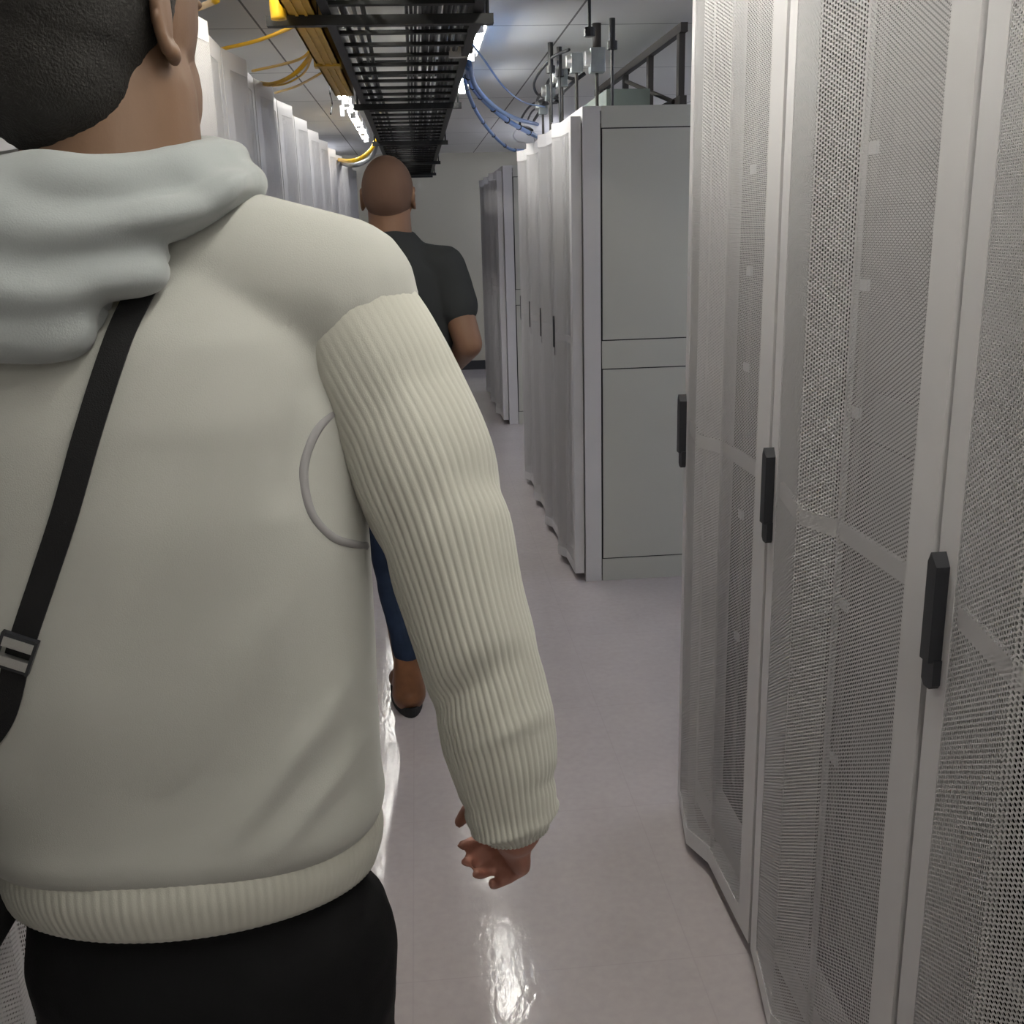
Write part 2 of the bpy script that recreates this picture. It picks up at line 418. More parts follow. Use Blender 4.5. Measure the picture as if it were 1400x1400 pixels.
dist_lab = ['small distant white rack with a narrow plain side panel, nearest of the last right row',
            'small distant white rack, second in the last right row', 'small distant white rack closest to the far wall, with black handle']
dst0 = rack_parts(0.6, HR, interior=False, gap=0.012)
for i in range(3):
    r = dst0 if i == 0 else copy_tree(dst0)
    r.location = (XR, 8.0 + 0.6 * (i + 1), 0)
    tag(r, dist_lab[i], 'server rack', 'last right row of server racks')
GREY_IN = mat('grey_inner_equipment', (120, 121, 125), 0.5)
left0 = rack_parts(0.66, 2.12, bars=(1.1,), interior=True, sheet=PERF_L, inner=GREY_IN)
ordw = ['', 'second', 'third', 'fourth', 'fifth', 'sixth', 'seventh', 'eighth', 'ninth', 'tenth', 'eleventh']
for i in range(1, 17):
    r = left0 if i == 1 else copy_tree(left0)
    y = -0.46 + 0.66 * i
    r.location = (-0.575, y, 0); r.rotation_euler = (0, 0, PI)
    if i < 3: lb = 'white mesh-door left row rack, ' + ('beside the near man\'s hip' if i == 1 else 'its mesh showing in the bottom left corner')
    elif i < 5: lb = 'white mesh-door rack of the left row, ' + ('its mesh showing left of the near man\'s neck' if i == 3 else 'hidden behind the near man\'s head')
    elif i == 5: lb = 'white mesh-door rack of the left row, nearest one showing right of the hooded man\'s neck'
    elif i < 13: lb = 'white mesh-door rack of the left row, %s of those right of the neck' % ordw[i - 4]
    else: lb = 'white mesh-door rack at the far end of the left row, seen as a thin sliver'
    tag(r, lb, 'server rack', 'left row of server racks')

# ------------------------------------------------------------------ ceiling lights
def strip_light(x, y0, y1, lab, group, wd=0.05, zt=ZC, m=None):
    e = empty('ceiling_light', (x, (y0 + y1) / 2, zt)); L = (y1 - y0) / 2
    hw = wd / 2 + 0.014
    bm = bmesh.new(); prism(bm, [(-hw, -0.001), (-hw, -0.05), (-hw + 0.004, -0.05), (-hw + 0.004, -0.02), (hw - 0.004, -0.02), (hw - 0.004, -0.05), (hw, -0.05), (hw, -0.001)], -L, L)
    bmesh.ops.transform(bm, matrix=Matrix(((1, 0, 0, 0), (0, 0, 1, 0), (0, 1, 0, 0), (0, 0, 0, 1))), verts=bm.verts[:]); bmesh.ops.recalc_face_normals(bm, faces=bm.faces[:])
    finish('lamp_body', bm, LAMPB, e)
    bm = bmesh.new(); tube(bm, [Vector((0, -L + 0.02, -0.045)), Vector((0, L - 0.02, -0.045))], wd / 2 - 0.002, 10)
    finish('fluorescent_tube', bm, m or TUBE, e, smooth=True)
    for a in (-L, L - 0.02): boxes('end_cap', [(-wd / 2, wd / 2, a, a + 0.02, -0.07, -0.027)], LAMPB, e)
    return tag(e, lab, 'ceiling light', group)
ds = [(439, 76, 450, 93), (452, 101, 461, 118), (465, 122, 471, 136), (474, 140, 480, 149), (481, 156, 488, 168), (489, 170, 494, 178), (495, 181, 500, 190)]
for i, (a, b, c, d) in enumerate(ds):
    y0 = at_z(a, b, 2.255).y; y1 = at_z(c, d, 2.255).y
    strip_light(-0.365, y0, y1, 'glowing white ceiling light left of the cable tray, ' + ['nearest of the line', 'second of the line', 'third of the line', 'fourth of the line', 'fifth of the line', 'sixth of the line', 'farthest of the line'][i],
                'line of lights left of the cable tray', wd=0.035, m=TUBE_B)
for y in (-1.9, -0.3, 1.3):  # unseen lamps added for general light around the viewer
    strip_light(0.36, y, y + 1.2, 'unseen ceiling light added over the near end of the aisle, outside the picture', 'added unseen lights over the near aisle', wd=0.06)
strip_light(-0.31, 2.2, 3.3, 'unseen ceiling light added above the yellow duct, just outside the top of the picture', 'added unseen lights over the near aisle', wd=0.05)  # unseen lamp added to brighten the nearer left racks
for y in (8.0, 9.7):  # hidden lamps added to lift the dark far wall
    strip_light(1.5, y, y + 1.2, 'added ceiling light above the last right racks, hidden behind them', 'added hidden lights above the last racks', wd=0.06, m=TUBE_C)
strip_light(-1.2, 9.7, 10.9, 'added ceiling light above the far left racks, hidden behind them', 'added hidden lights above the last racks', wd=0.06, m=TUBE_C)  # its added counterpart on the left, also brightening the far end
strip_light(0.272, 4.15, 4.85, 'bright ceiling light partly hidden behind the right edge of the cable tray', 'lights right of the tray', wd=0.045, m=TUBE_D)
strip_light(0.285, 5.35, 5.95, 'second bright ceiling light right of the cable tray, above the blue cables', 'lights right of the tray', wd=0.045, m=TUBE_D)
for y in (0.6, 2.7, 4.8, 6.9, 9.0):
    strip_light(2.3, y, y + 1.2, 'added ceiling light over the next aisle, hidden behind the right racks', 'added hidden lights over the next aisle', wd=0.07, m=TUBE_C)  # added out of sight as fill from the right
    strip_light(-2.4, y, y + 1.2, 'added ceiling light over the aisle behind the left racks, hidden', 'added hidden lights behind the left racks', wd=0.07, m=TUBE_C)  # added out of sight as fill from the left

# ------------------------------------------------------------------ overhead cable tray
TL, TR, TZ = -0.215, 0.205, 2.07
TY0, TY1 = 1.6, 11.0
tray = empty('cable_tray', (0, 0, 0)); tag(tray, 'long black ladder cable tray running overhead down the middle of the aisle', 'cable tray')
boxes('side_rail', [(TL, TL + 0.025, TY0, TY1, TZ, TZ + 0.07)], TRAYM, tray)
boxes('side_rail', [(TR - 0.025, TR, TY0, TY1, TZ, TZ + 0.07)], TRAYM, tray)
rung = None; n = 0; y = TY0 + 0.05
while y < TY1 and n < 62:
    if rung is None:
        bm = bmesh.new(); box(bm, TL + 0.02, TR - 0.02, -0.013, 0.013, TZ + 0.004, TZ + 0.014); rung = o = finish('rung', bm, TRAYM, tray)
    else:
        o = rung.copy(); C.objects.link(o)
    o.location = (0, y, 0); y += 0.2; n += 1
boxes('end_bar', [(TL, TR, TY1 - 0.02, TY1, TZ - 0.03, TZ + 0.09)], TRAYM, tray)
ut = empty('upper_cable_tray', (0, 0, 0)); tag(ut, 'second black ladder tray stacked just above the main overhead tray', 'cable tray')
boxes('side_rail', [(TL + 0.01, TL + 0.03, TY0, TY1, TZ + 0.13, TZ + 0.155)], TRAYM, ut)
boxes('side_rail', [(TR - 0.03, TR - 0.01, TY0, TY1, TZ + 0.13, TZ + 0.155)], TRAYM, ut)
r0 = None
for k in range(22):
    if r0 is None:
        bm = bmesh.new(); box(bm, TL + 0.03, TR - 0.03, -0.01, 0.01, TZ + 0.135, TZ + 0.143); r0 = o = finish('rung', bm, TRAYM, ut)
    else: o = r0.copy(); C.objects.link(o)
    o.location = (0, TY0 + 0.12 + 0.42 * k, 0)
# cables lying in the tray, mostly along its right third
rnd = random.Random(11)
cab_defs = []
for k in range(14):
    x = TR - 0.045 - 0.012 * k + rnd.uniform(-.003, .003)
    cab_defs.append((x, rnd.uniform(0.0045, 0.0075), CABLE if k % 5 else GREYC))
cab_defs += [(TL + 0.06, 0.007, CABLE), (TL + 0.08, 0.006, GREYC), (TL + 0.10, 0.007, CABLE)]
for k, (x, r, m) in enumerate(cab_defs):
    pts = [Vector((x + rnd.uniform(-.006, .006), TY0 + 0.2 + j * 1.3, TZ + 0.0145 + r)) for j in range(8)]
    side = 'right' if x > 0 else 'left'
    o = cable('tray_cable', pts, r, m, n=5, seg=6)
    tag(o, ('black' if m is CABLE else 'grey') + ' cable lying lengthwise along the %s side of the overhead tray' % side, 'cable', 'cables lying in the overhead tray')
# hanger straps that carry both trays from the ceiling
for y in (2.95, 4.9, 6.9, 8.9, 10.7):
    h = empty('tray_hanger', (0, y, 0)); tag(h, 'dark cross strut and rods hanging the tray at ' + {2.95: 'the top edge of the picture', 4.9: 'the second support', 6.9: 'the third support', 8.9: 'the fourth support', 10.7: 'its far end'}[y], 'hanger', 'tray hangers')
    xl = -0.36 if y < 3 else TL - 0.03
    boxes('strut', [(xl, TR + 0.03, -0.015, 0.015, TZ - 0.026, TZ - 0.001)], TRAYM, h)
    for x in (TL - 0.015, TR + 0.015):
        bm = bmesh.new(); tube(bm, [Vector((x, 0, TZ - 0.02)), Vector((x, 0, ZC))], 0.005, 8)
        finish('threaded_rod', bm, TRAYM, h)

# yellow fibre duct beside the tray
duct = empty('fibre_duct', (0, 0, 0)); tag(duct, 'yellow plastic fibre duct running along the left side of the black tray', 'cable duct')
DX0, DX1 = -0.305, -0.228
boxes('duct_channel', [(DX0, DX1, 1.7, 4.6, TZ + 0.0, TZ + 0.006), (DX0, DX0 + 0.006, 1.7, 4.6, TZ, TZ + 0.07), (DX1 - 0.006, DX1, 1.7, 4.6, TZ, TZ + 0.07)], YELD, duct)
for a in (0.022, 0.046): boxes('duct_rib', [(DX0 + a, DX0 + a + 0.008, 1.7, 4.6, TZ - 0.004, TZ + 0.0)], YELD, duct)
for y in (2.65, 3.75): boxes('duct_coupler', [(DX0 - 0.008, DX1 + 0.006, y, y + 0.05, TZ - 0.008, TZ + 0.078)], YELD, duct)
bm = bmesh.new(); tube(bm, catmull([(-0.262, 2.86, 2.11), (-0.30, 2.86, 2.13), (-0.318, 2.86, 2.09), (-0.318, 2.86, 2.045)], 8), 0.02, 12)
sp = finish('down_spout', bm, YEL, duct, smooth=True)
def cab(name, pts, r, m, lab, cat, grp=None, n=8, ties=None):
    o = cable(name, pts, r, m, n=n); tag(o, lab, cat, grp)
    if ties:
        P = catmull(pts, n)
        for k in range(ties, len(P) - 1, ties):
            bm = bmesh.new(); d = (P[k + 1] - P[k - 1]).normalized() * 0.005
            tube(bm, [P[k] - d, P[k] + d], r * 1.25, 8); finish('cable_tie', bm, BLACK, o)
    return o
yl = 'patch cables from the yellow duct to the left racks'
def L(x, y, Y): return at_y(x, y, Y)
cab('patch_cable', [at_x(296, 0, -0.3), at_x(275, 9, -0.38), at_x(252, 16, -0.46), at_x(225, 22, -0.6)], 0.006, YEL, 'yellow patch cable crossing the ceiling at the top edge, beside the ear', 'cable', yl)
cab('patch_cable', [at_z(413, 30, 2.09), at_x(390, 41, -0.36), at_x(350, 56, -0.47), at_x(303, 67, -0.6)], 0.006, YEL, 'thin yellow patch cable reaching the second left rack top', 'cable', yl)
cab('patch_cable', [at_z(431, 60, 2.09), at_x(415, 78, -0.34), at_x(390, 87, -0.44), at_x(345, 97, -0.6)], 0.005, YEL, 'yellow patch cable running straight to the third left rack top', 'cable', yl)
cab('patch_cable', [at_z(432, 58, 2.09), at_x(422, 80, -0.33), at_x(400, 103, -0.4), at_x(372, 115, -0.5), at_x(350, 113, -0.62)], 0.008, YEL, 'thickest bright yellow cable sweeping down to the fourth left rack', 'cable', yl)
cab('patch_cable', [at_z(428, 66, 2.09), at_x(424, 84, -0.33), at_x(412, 103, -0.4), at_x(385, 116, -0.5), at_x(358, 117, -0.62)], 0.004, YEL, 'thin yellow cable hanging just under the thickest one', 'cable', yl)
cab('patch_cable', [at_z(450, 93, 2.09), at_x(432, 104, -0.34), at_x(405, 118, -0.46), at_x(376, 127, -0.6)], 0.005, YELD, 'dull orange patch cable, lowest of the straight ones to the left racks', 'cable', yl)
cab('patch_cable', [at_x(514, 192, -0.235), at_x(507, 205, -0.27), at_x(493, 216, -0.34), at_x(478, 220, -0.42), at_x(461, 218, -0.58)], 0.014, YEL, 'yellow cable arcing from the far tray to the left racks', 'cable', 'arcing cables at the far end')
cab('patch_cable', [at_x(515, 194, -0.232), at_x(510, 211, -0.27), at_x(497, 222, -0.34), at_x(480, 226, -0.42), at_x(464, 222, -0.58)], 0.016, GREYC, 'grey cable arcing just below the yellow one at the far end', 'cable', 'arcing cables at the far end')
cab('power_cord', [at_z(453, 108, ZC), at_x(451, 125, -0.36), at_x(454, 140, -0.38), at_x(452, 156, -0.38)], 0.004, CABLE, 'thin black cord dangling below the left line of lights', 'cord')
pl = empty('cord_plug', at_x(468, 152, -0.38)); tag(pl, 'small pale plug hanging on the black cord by the left lights', 'plug')
boxes('plug_body', [(-0.012, 0.012, -0.012, 0.012, -0.03, 0.03)], PALE, pl, bevel=0.004)
p0 = at_x(468, 152, -0.38)
bm = bmesh.new(); tube(bm, [Vector((0, 0, 0.028)), Vector((0, 0, ZC - p0.z))], 0.003, 6); finish('plug_cord', bm, CABLE, pl)

# blue cables from the tray to the middle right row
bl = 'blue cable bundles drooping to the right racks'
cab('blue_cable', [at_x(640, 92, 0.215), at_x(636, 112, 0.25), at_x(650, 150, 0.34), at_x(672, 182, 0.47), at_x(696, 203, 0.6), at_x(716, 206, 0.72)], 0.0095, BLUE, 'lowest blue cable with black ties drooping from the tray to the right racks', 'cable', bl, ties=5)
cab('blue_cable', [at_x(640, 90, 0.215), at_x(643, 112, 0.25), at_x(660, 135, 0.34), at_x(690, 162, 0.47), at_x(715, 177, 0.6), at_x(735, 187, 0.74)], 0.013, BLUE, 'thick blue cable with black ties above the lowest one', 'cable', bl, ties=5)
cab('blue_cable', [at_x(641, 85, 0.215), at_x(650, 118, 0.26), at_x(675, 145, 0.36), at_x(705, 162, 0.5), at_x(735, 170, 0.72)], 0.010, BLUE, 'blue cable lying close above the thick tied one', 'cable', bl)
cab('blue_cable', [at_x(645, 60, 0.215), at_x(662, 82, 0.29), at_x(690, 120, 0.42), at_x(717, 140, 0.56), at_x(745, 146, 0.76)], 0.004, BLUE, 'single thin blue cable, topmost of those drooping to the right racks', 'cable', bl)
cab('black_cable', [at_x(650, -30, 0.215), at_x(659, 5, 0.225), at_x(655, 30, 0.222), at_x(645, 50, 0.215), at_x(643, 70, 0.215)], 0.011, CABLE, 'thick black cable curling off the right edge of the overhead tray', 'cable')
# shiny clips on the tray edge
cl = empty('metal_bracket', at_x(626, 70, 0.17)); tag(cl, 'small shiny metal bracket on the right edge of the overhead tray', 'bracket')
boxes('bracket_plate', [(-0.03, 0.03, -0.01, 0.01, -0.02, 0.012), (0.018, 0.03, -0.012, 0.012, -0.02, 0.07)], CHROME, cl)

# ------------------------------------------------------------------ power boxes and ladder above the middle right row
ZT = HR
def pbox(px, py, X, s, lab, pipe):
    p = at_x(px, py, X)
    p = lim(p, ZC - 0.075 - s)
    e = empty('junction_box', p); tag(e, lab, 'junction box', 'galvanized junction boxes above the right racks')
    boxes('box_body', [(-s * .55, s * .55, -s * .5, s * .5, -s, s * .7)], GALV, e, bevel=0.004)
    bm = bmesh.new(); bmesh.ops.create_cone(bm, cap_ends=True, segments=20, radius1=s * .62, radius2=s * .5, depth=0.02, matrix=Matrix.Translation((-s * .55 - 0.008, 0, 0)) @ Matrix.Rotation(-PI / 2, 4, 'Y'))
    finish('cover_plate', bm, CHROME, e)
    if pipe:
        bm = bmesh.new(); tube(bm, [Vector((0, 0, s * .7)), Vector((0, 0, ZC - p.z))], 0.018, 12); finish('conduit', bm, BROWN_ST, e, smooth=True)
    bm = bmesh.new(); tube(bm, [Vector((0, 0, -s)), Vector((0, 0, ZT - p.z + 0.002))], 0.007, 8); finish('box_stem', bm, BROWN_ST, e)
    return p
ps = [pbox(816, 80, 0.80, 0.055, 'largest galvanized junction box above the right racks, with dark conduit', True),
      pbox(788, 84, 0.80, 0.045, 'galvanized junction box just behind the largest one', False),
      pbox(768, 105, 0.80, 0.045, 'galvanized junction box, third away above the right racks', False),
      pbox(752, 125, 0.80, 0.045, 'galvanized junction box, fourth away above the right racks', False),
      pbox(742, 145, 0.78, 0.045, 'galvanized junction box, farthest away above the right racks', False)]
for k, (a, b, c, d) in enumerate([(753, 95, 748, 62), (765, 100, 757, 50), (837, 62, 845, 36), (806, 44, 804, 2)]):
    X = 0.84
    q0 = at_x(a, b, X); q1 = q0 + Vector((0.01, 0.0, 0)); top = at_x(c, d, X)
    q0 = lim(q0, 2.19); top = Vector((q0.x, q0.y, min(q0.z + (b - d) * 0.0037, ZC)))
    if top.z - q0.z < 0.05: q0.z = top.z - 0.1
    bm = bmesh.new(); tube(bm, [q0, top], 0.012 if k != 3 else 0.006, 10)
    bmesh.ops.create_cone(bm, cap_ends=True, segments=12, radius1=0.02, radius2=0.02, depth=0.03, matrix=Matrix.Translation(q0))
    if k < 3: tube(bm, [q0, Vector((q0.x, q0.y, HR if q0.y > 4.2 else q0.z - 0.02))], 0.006, 8)
    tag(finish('cord_connector', bm, CABLE, smooth=False), 'upright black power connector above the right racks, ' + ['leftmost of the group', 'beside the leftmost', 'right of the largest junction box', 'thin one left of the dark conduit'][k], 'power connector', 'black power connectors')
lp = 'black power cords looping off the junction boxes'
loops = [([(778, 68), (756, 78), (738, 98), (730, 115), (735, 129), (752, 135), (768, 130)], 0.007, CABLE, 'largest black cord loop, hanging from the second junction box'),
         ([(790, 96), (772, 97), (752, 108), (744, 128), (748, 140)], 0.008, CABLE, 'black cord arching over the third junction box'),
         ([(785, 108), (768, 106), (758, 116), (752, 132), (765, 140)], 0.008, CABLE, 'short black cord bunched between the junction boxes'),
         ([(770, 128), (745, 136), (726, 144), (714, 160), (712, 172), (728, 178)], 0.007, CABLE, 'black cord loop reaching lowest over the rack tops'),
         ([(762, 140), (742, 144), (728, 152), (722, 163)], 0.006, CABLE, 'black cord tucked under the bunched ones'),
         ([(800, 100), (784, 112), (768, 128), (760, 140)], 0.009, CABLE, 'black cord hanging from the largest junction box to the rack tops'),
         ([(776, 100), (760, 118), (748, 132), (738, 152), (730, 165)], 0.009, CABLE, 'thick black cord running back along the rack tops'),
         ([(756, 118), (742, 126), (734, 140), (742, 152)], 0.008, CABLE, 'black cord coiled beside the third junction box'),
         ([(722, 148), (713, 160), (711, 172), (727, 177)], 0.006, WHITEC, 'white cord loop beside the lowest black loop'),
         ([(705, 178), (702, 186), (708, 194), (720, 197)], 0.006, WHITEC, 'lower white cord loop at the far rack tops')]
for i, (pp, r, m, lb) in enumerate(loops):
    n_ = len(pp)
    cab('power_cord', [lim(at_x(a, b, 0.72 + 0.05 * (j in (0, n_ - 1)) + 0.006 * i), 2.235) for j, (a, b) in enumerate(pp)] + ([Vector((0.80, at_x(*pp[-1], 0.77).y, HR + 0.004 + r))] if i >= 8 else []), r, m, lb, 'cord', lp)
# pale cable trough lying on the rack tops
TRO = mat('grey_green_trough', (118, 128, 122), 0.6, var=0.05)
tb = empty('cable_trough', (0.86, 4.62, ZT)); tag(tb, 'pale grey-green cable trough lying on top of the rack with the plain side', 'cable trough')
bm = bmesh.new()
prism(bm, [(-0.07, -0.30), (0.11, -0.30), (0.11, 0.9), (-0.07, 0.9)], 0.001, 0.075)
finish('trough_body', bm, TRO, tb, bevel=0.004)
# brown ladder rack standing on the rack tops
lad = empty('ladder_rack', (0, 0, ZT)); tag(lad, 'dark brown steel ladder rack standing on posts along the right rack tops', 'ladder rack')
LX = 1.08; zr = 2.235
for z in (0.0, zr - ZT):
    boxes('ladder_rail', [(LX - 0.014, LX + 0.014, 4.22, 6.2, z + 0.001, z + 0.035)], BROWN_ST, lad)
for Y in (4.25, 4.80, 5.35, 5.9):
    boxes('ladder_post', [(LX - 0.012, LX + 0.012, Y, Y + 0.04, 0.034, zr - ZT + 0.002)], BROWN_ST, lad)
bm = bmesh.new(); tube(bm, [Vector((LX - 0.13, 4.70, 0.15)), Vector((LX - 0.02, 4.30, 0.02))], 0.009, 8); finish('diagonal_brace', bm, BROWN_ST, lad)

# ------------------------------------------------------------------ people helpers
def hand_shapes(bm, wrist, d, palm_n, thumb_side, s=1.0, curl=0.9):
    """wrist position, direction of the hand, palm normal, direction of the thumb side"""
    d = Vector(d).normalized(); pn = Vector(palm_n); pn = (pn - d * pn.dot(d)).normalized(); ts = d.cross(pn).normalized()
    if ts.dot(Vector(thumb_side)) < 0: ts = -ts
    w_ = Vector(wrist)
    rot = Matrix((ts, d, pn)).transposed()
    ell(bm, w_ + d * 0.05 * s, (0.038 * s, 0.052 * s, 0.015 * s), rot)
    cap(bm, w_ - d * 0.02 * s, w_ + d * 0.03 * s, 0.024 * s, 0.022 * s)
    for i, (off, ln) in enumerate(((0.029, 0.070), (0.010, 0.078), (-0.009, 0.073), (-0.027, 0.058))):
        p = w_ + d * (0.088 - 0.004 * abs(i - 1)) * s + ts * off * s; a = 0.25 + curl * 0.3
        rr = (0.0088, 0.0082, 0.0075, 0.0065)
        pts = [p - d * 0.02 * s, p]
        for sgl in (0.45, 0.32, 0.25):
            p = p + (d * math.cos(a) + pn * math.sin(a)) * ln * sgl * s; pts.append(p); a += curl * (0.75 + 0.06 * i)
        chain(bm, pts, [rr[0] * s, rr[0] * s, rr[1] * s, rr[2] * s, rr[3] * s], 12)
    p = w_ + d * 0.02 * s + ts * 0.026 * s
    q = p + (d * 0.6 + ts * 0.65 + pn * 0.35).normalized() * 0.042 * s
    q2 = q + (d * 0.85 + ts * 0.15 + pn * 0.5).normalized() * 0.032 * s
    q3 = q2 + (d * 0.8 - ts * 0.2 + pn * 0.5).normalized() * 0.024 * s
    chain(bm, [p, q, q2, q3], [0.014 * s, 0.0105 * s, 0.0095 * s, 0.0075 * s], 12)
def head_shapes(bm, c, yaw, s=1.0, ears=True, eb=0.0):
    """yaw: 0 looks along +y, positive turns to +x"""
    c = Vector(c); f = Vector((math.sin(yaw), math.cos(yaw), 0)); r = Vector((math.cos(yaw), -math.sin(yaw), 0)); u = Vector((0, 0, 1))
    rot = Matrix((r, f, u)).transposed()
    P = lambda a, b, h: c + (r * a + f * b + u * h) * s
    ell(bm, P(0, -0.005, 0.02), (0.076 * s, 0.097 * s, 0.098 * s), rot, 32)
    ell(bm, P(0, 0.025, -0.045), (0.062 * s, 0.068 * s, 0.07 * s), rot, 28)
    ell(bm, P(0, 0.05, -0.085), (0.04 * s, 0.04 * s, 0.032 * s), rot)
    ell(bm, P(0.045, 0.0, -0.065), (0.018 * s, 0.04 * s, 0.04 * s), rot); ell(bm, P(-0.045, 0.0, -0.065), (0.018 * s, 0.04 * s, 0.04 * s), rot)
    # nose, brow, lips, eye bulges
    chain(bm, [P(0, 0.088, 0.01), P(0, 0.108, -0.025)], [0.008 * s, 0.012 * s], 12)
    ell(bm, P(0.009, 0.096, -0.03), (0.008 * s, 0.01 * s, 0.007 * s), rot, 12); ell(bm, P(-0.009, 0.096, -0.03), (0.008 * s, 0.01 * s, 0.007 * s), rot, 12)
    ell(bm, P(0, 0.083, -0.058), (0.024 * s, 0.012 * s, 0.006 * s), rot, 16); ell(bm, P(0, 0.082, -0.068), (0.021 * s, 0.012 * s, 0.006 * s), rot, 16)
    for sx in (-1, 1):
        ell(bm, P(sx * 0.03, 0.078, 0.026), (0.022 * s, 0.012 * s, 0.007 * s), rot, 14)
        ell(bm, P(sx * 0.031, 0.077, 0.006), (0.013 * s, 0.010 * s, 0.008 * s), rot, 14)
        if ears:
            rot2 = rot @ Matrix.Rotation(sx * 0.25, 3, 'Z')
            ell(bm, P(sx * 0.079, -0.012 - eb, -0.002), (0.006 * s, 0.018 * s, 0.031 * s), rot2, 18)
            for k in range(14):
                a = -0.6 * PI + 1.35 * PI * k / 13
                ell(bm, P(sx * 0.085, -0.012 - eb - 0.017 * math.cos(a) * 1.0, 0.0 + 0.030 * math.sin(a)), (0.0045 * s, 0.005 * s, 0.006 * s), rot, 10)
            ell(bm, P(sx * 0.081, -0.004 - eb, -0.031), (0.005 * s, 0.008 * s, 0.009 * s), rot, 12)
    return P, rot

# ------------------------------------------------------------------ person in the hoodie (near)
CX, CY = -0.25, 0.90
SH_R, EL_R, WR_R = Vector((-0.060, 0.885, 1.452)), Vector((0.028, 0.855, 1.19)), Vector((0.067, 0.855, 0.965))
SH_L, EL_L, WR_L = Vector((-0.43, 0.90, 1.44)), Vector((-0.475, 0.93, 1.20)), Vector((-0.40, 1.12, 1.08))
bm = bmesh.new()
HC1 = Vector((-0.25, 0.925, 1.687)); YAW1 = math.radians(19)
P1, rot1 = head_shapes(bm, HC1, YAW1, 1.04, eb=0.022)
cap(bm, (-0.246, 0.905, 1.50), (-0.244, 0.915, 1.64), 0.074, 0.070, 24)
cap(bm, (-0.246, 0.89, 1.49), (-0.30, 0.89, 1.47), 0.07, 0.06); cap(bm, (-0.246, 0.89, 1.49), (-0.19, 0.89, 1.47), 0.07, 0.06)
loft(bm, [(CX, CY, 0.86, 0.14, 0.08), (CX, CY, 0.95, 0.14, 0.078), (CX, CY, 1.10, 0.13, 0.085), (CX, CY, 1.30, 0.155, 0.105), (CX, CY, 1.43, 0.165, 0.10), (CX, CY, 1.50, 0.09, 0.07)], 32)
chain(bm, [SH_R, EL_R, WR_R], [0.048, 0.038, 0.026]); chain(bm, [SH_L, EL_L, WR_L], [0.048, 0.038, 0.026])
HIPR, KNR, ANR = Vector((-0.153, 0.90, 0.86)), Vector((-0.145, 0.95, 0.46)), Vector((-0.135, 0.86, 0.09))
HIPL, KNL, ANL = Vector((-0.325, 0.90, 0.86)), Vector((-0.335, 0.98, 0.46)), Vector((-0.34, 1.06, 0.09))
for a, b, c in ((HIPR, KNR, ANR), (HIPL, KNL, ANL)):
    chain(bm, [a - Vector((0, 0, 0.04)), b, c], [0.066, 0.05, 0.036]); cap(bm, c - Vector((0, 0.02, 0.05)), c + Vector((0, 0.14, -0.055)), 0.03, 0.025)
hand_shapes(bm, WR_R + Vector((0.000, 0.002, -0.012)), (-0.02, 0.74, -0.68), (-0.9, -0.2, -0.25), (0.0, 0.6, 0.8), 0.86, 1.25)
hand_shapes(bm, WR_L, (0.3, 0.9, 0.1), (0.5, -0.2, -0.8), (0, 0, 1), 0.95, 0.6)
p1 = fuse('person', bm, SKIN, None, voxel=0.0035, smooth=3)
p1.data.materials.append(HAND)
for pg in p1.data.polygons:
    if pg.center.z < 1.0 and pg.center.x > 0.0: pg.material_index = 1
tag(p1, 'person in an off-white hooded top seen from behind, black strap across the back', 'person')
# hair: short, dense, tapering into the nape
bm = bmesh.new()
ell(bm, P1(0, -0.030, 0.030), (0.084, 0.088, 0.104), rot1, 40)
ell(bm, P1(-0.006, -0.058, -0.035), (0.070, 0.052, 0.068), rot1, 32)
ell(bm, P1(0, -0.050, 0.0), (0.079, 0.060, 0.072), rot1, 32)
hair = fuse('hair', bm, HAIR, p1, voxel=0.004, smooth=3, disp=lambda co, nn: nn * (0.0012 * noise.noise(co * 160)))
tag(hair, 'short dense black hair')

def fold_back(co, nn):
    d = 0.0
    # long soft folds dropping from the right armhole towards the lower left
    u = (co.x + 0.25) * 0.62 + (co.z - 1.2) * 0.55; v = -(co.x + 0.25) * 0.7 + (co.z - 1.2) * 0.45
    m = max(0.0, min(1.0, (1.42 - co.z) / 0.2)) * max(0.0, min(1.0, (co.z - 0.95) / 0.12))
    d += m * 0.009 * math.sin(v * 30 + 2.0 * noise.noise(co * 4)) * (0.6 + 0.6 * noise.noise(Vector((co.x * 3, 0, co.z * 3)) + Vector((4, 1, 2))))
    d += 0.004 * m * noise.noise(co * 9)
    for (ax, az, bx, bz, wd, h) in ((-0.065, 1.16, -0.20, 1.00, 0.013, 0.006), (-0.07, 1.08, -0.16, 0.99, 0.011, 0.005), (-0.08, 1.30, -0.24, 1.06, 0.022, 0.005),
                                    (-0.20, 1.36, -0.33, 1.06, 0.024, 0.005), (-0.09, 1.42, -0.12, 1.30, 0.014, -0.005), (-0.30, 1.30, -0.40, 1.05, 0.02, 0.005)):
        ex_, ez_ = bx - ax, bz - az; t = ((co.x - ax) * ex_ + (co.z - az) * ez_) / (ex_ * ex_ + ez_ * ez_)
        dd = math.hypot(co.x - ax - ex_ * t, co.z - az - ez_ * t); w_ = max(0.0, 1 - abs(2 * t - 1) ** 2.5) if 0 < t < 1 else 0
        if nn.y < 0.2: d += h * w_ * math.exp(-(dd / wd) ** 2)
    # gather just above the hem band
    g = math.exp(-((co.z - 0.99) / 0.022) ** 2)
    d += 0.005 * g
    return nn * d
bm = bmesh.new()
